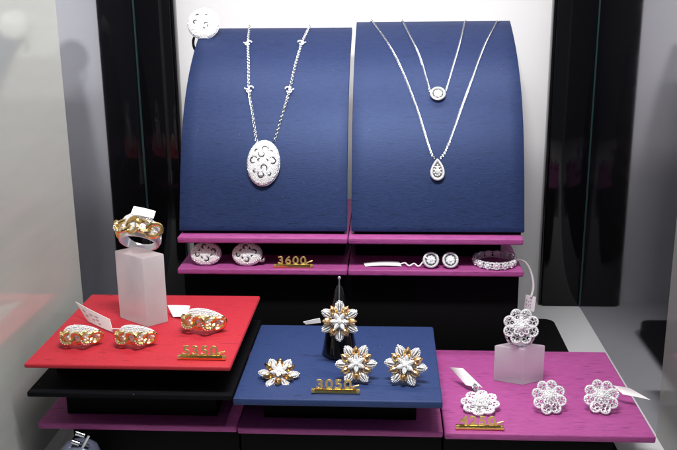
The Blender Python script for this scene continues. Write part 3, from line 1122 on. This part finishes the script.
# ================================================================== PRICE SIGNS
def text_mesh(s, size, depth):
    cu = bpy.data.curves.new('digit', 'FONT')
    cu.body = s
    cu.size = size * MM
    cu.extrude = depth * MM
    cu.bevel_depth = 0.10 * MM
    cu.offset = 0.06 * MM
    cu.align_x = 'CENTER'
    ob = bpy.data.objects.new('digit', cu)
    COL.objects.link(ob)
    dg = bpy.context.evaluated_depsgraph_get()
    me = bpy.data.meshes.new_from_object(ob.evaluated_get(dg))
    bpy.data.objects.remove(ob)
    return me
def price_sign(loc, digits, label, W=28.0, dh=7.6, tilt=8):
    t = thing('price_sign', loc, label, 'price sign', 'gold price signs', rot=(-tilt, 0, 0))
    b_ = MB(); b_.box(-W / 2, W / 2, -1.3, 1.3, 0, 2.9)
    b_.build('bar', M['bar'], t, bevel=0.6, seg=2)
    for sx in (-1, 1):
        e_ = MB(); e_.box(min(sx * (W / 2 + .05), sx * (W / 2 - 2.0)), max(sx * (W / 2 + .05), sx * (W / 2 - 2.0)), -1.5, 1.5, .2, 2.75)
        e_.build('end_cap', M['gold'], t, bevel=0.4)
    st = (W - 6.5) / 4
    for i, ch in enumerate(digits):
        me = text_mesh(ch, dh, 0.55)
        me.materials.clear(); me.materials.append(M['gold'])
        o = bpy.data.objects.new('digit', me); COL.objects.link(o)
        o.parent = t
        o.location = Vector((-W / 2 + 2.6 + st * (i + .42), 0, 2.82)) * MM
        o.scale = (1.22, 1, 1)
        o.rotation_euler = (R(90), 0, 0)
    k_ = MB()
    x0 = W / 2 - 5.0
    k_.box(x0 - .2, x0 + 1.0, -.6, .6, 2.8, 4.1)
    k_.tube([(x0 + .5, 0, 3.6), (x0 + 2.0, 0, 4.3), (x0 + 4.6, 0, 5.0)], .55, 8)
    k_.build('dash', M['gold'], t, bevel=0.15)
price_sign((-67.4, 585.6, 94.1), '3600', 'gold price sign reading 3600 on the magenta tray')
price_sign((-106.9, 456.2, 80.1), '5350', 'gold price sign reading 5350 on the red tray')
price_sign((-29.8, 455.4, 60.6), '3050', 'gold price sign reading 3050 on the blue tray')
price_sign((53.8, 459.2, 37.1), '4250', 'gold price sign reading 4250 on the violet tray')

# ================================================================== PAPER TAGS
def paper_tag(quad, label, strings=(), ink=False, curl=0.6, sr=0.35):
    q = [Vector(p) for p in quad]
    o = (q[2] + q[3]) / 2
    t = thing('paper_tag', o, label, 'paper tag', 'white paper tags')
    n = (q[1] - q[0]).cross(q[3] - q[0]).normalized()
    if n.z < 0: n = -n
    NU, NV = 8, 4
    def P(u, v, off):
        a = q[0].lerp(q[1], u); b = q[3].lerp(q[2], u)
        return a.lerp(b, v) + n * (curl * 4 * u * (1 - u) + off) - o
    mbx = MB()
    vs, fs = [], []
    for off in (0, -0.3):
        for i in range(NU + 1):
            for j in range(NV + 1):
                vs.append(P(i / NU, j / NV, off))
    W = NV + 1; nb = (NU + 1) * W
    for i in range(NU):
        for j in range(NV):
            a = i * W + j
            fs.append((a, a + 1, a + W + 1, a + W)); fs.append((nb + a, nb + a + W, nb + a + W + 1, nb + a + 1))
        fs.append((i * W, i * W + W, nb + i * W + W, nb + i * W))
        a = i * W + NV
        fs.append((a, nb + a, nb + a + W, a + W))
    for j in range(NV):
        fs.append((j, nb + j, nb + j + 1, j + 1))
        a = NU * W + j
        fs.append((a, a + 1, nb + a + 1, nb + a))
    mbx.add(vs, fs)
    c = mbx.build('card', M['paper'], t)
    if ink:
        k = MB()
        for (u0, u1, v) in ((.10, .2, .3), (.12, .22, .55), (.32, .42, .35), (.36, .44, .6), (.50, .62, .3), (.50, .6, .52), (.55, .63, .72)):
            k.add([P(u0, v, .06), P(u1, v, .06), P(u1, v + .09, .06), P(u0, v + .09, .06)], [(0, 1, 2, 3)])
        k.build('print', M['ink'], c)
    for s_ in strings:
        k = MB(); k.tube([p - o for p in catmull(s_, 8)], sr, 6)
        k.build('string', M['thread'], t)
    return t
paper_tag([(-203.4, 521.0, 90.5), (-173.6, 497.4, 88.0), (-170.9, 493.6, 80.9), (-192.8, 511.5, 80.9)], 'printed white paper tag leaning between the two left rings on the red tray',
          [[(-171.5, 494.0, 83), (-168, 491.5, 84), (-164.5, 489, 85)]], ink=True, curl=.4)
paper_tag([(-144.5, 527.3, 86.5), (-129.0, 525.3, 87.0), (-129.8, 518.3, 82.0), (-139.5, 521.2, 80.6)], 'white paper tag between the tall frosted block and the ring above the 5350 sign',
          [[(-130, 520, 83.5), (-126, 517, 84), (-123, 513, 86)]])
paper_tag([(-158.4, 515.5, 156.4), (-145.0, 516.5, 153.0), (-145.4, 511.5, 149.6), (-159.4, 511, 152.6)], 'white paper tag folded over the ring on top of the tall frosted block', curl=.5)
paper_tag([(40.4, 523.6, 47.0), (48.2, 516.8, 49.5), (60.0, 506.7, 41.0), (50.1, 510.8, 40.5)], 'white paper tag rising from the filigree pendant on the violet tray',
          [[(59, 507, 41.5), (57.5, 504.5, 42.5), (55.6, 500, 42.2)]], curl=.9)
paper_tag([(139.0, 499.0, 47.5), (147.8, 493.6, 48.5), (160.0, 490.0, 42.5), (144.0, 493.0, 44.5)], 'white paper tag jutting past the right edge of the violet tray',
          [[(141, 497, 46.5), (136, 490, 47), (131, 484, 46)]], curl=.9)
paper_tag([(-52.3, 499.5, 87.0), (-41.7, 497.0, 90.6), (-41.1, 497.0, 87.6), (-50.4, 499.5, 85.3)], 'grey edge-on paper tag sticking out left of the flower ring on the black cone', curl=.2)
paper_tag([(-17.6, 594.5, 95.2), (7.8, 594.0, 96.6), (9.6, 589.0, 94.8), (-16.2, 588.6, 94.6)], 'long white paper tag lying on the magenta tray left of the round studs',
          [[(8.5, 591, 95.6), (12, 590, 96.8), (15, 588.2, 95.4), (18.5, 589.5, 96.6), (21.5, 587.2, 95.4), (24.5, 588, 98.2), (26.0, 587.4, 102.0), (28.5, 586.8, 100.6)]], ink=False, curl=.8, sr=.55)
paper_tag([(99.9, 599.5, 70.5), (107.1, 598.5, 69.0), (106.4, 598.5, 57.7), (99.0, 599.5, 58.4)], 'small paper tag hanging on a white string below the right end of the magenta tray',
          [[(89.0, 593.0, 97.5), (92.5, 594.0, 98.6), (97.5, 596.0, 96.2), (101.6, 597.5, 90), (104.2, 598.2, 82), (104.8, 598.4, 75), (103.6, 598.4, 69)]], ink=True, curl=.2, sr=.85)

# ================================================================== small chrome lamp at the bottom left edge
t = thing('spotlight', (-176.5, 447, 0.2), 'small chrome spotlight cut off by the bottom edge, below the dark violet tray', 'spotlight')
c_ = MB()
c_.lathe([(9, 0), (9, 2.0), (3, 2.6), (2.4, 6), (9.5, 8), (12.2, 13), (12.4, 19), (10.6, 24.5), (7.0, 27.2), (3.0, 28.4), (0.3, 28.7)], 32, Matrix.Translation((-5, 2, 1.5)))
c_.build('housing', M['bluesteel'], t, sharp=50)
c_ = MB()
c_.tube([(-3.6, -3, 24), (3.8, -3, 36.8)], .9, 8)
c_.tube([(-5.0, -3, 32.0), (3.0, -3, 30.0)], .8, 8)
c_.build('bracket', M['steel'], t)
for p, q in (((-3.8, -3, 38.2), (1.2, -3, 36.4)), ((-6.8, -3, 32.6), (-2.6, -3, 31.0))):
    c_ = MB(); c_.tube([p, q], [1.5, 1.5], 10); c_.build('screw', M['steel'], t, sharp=50)
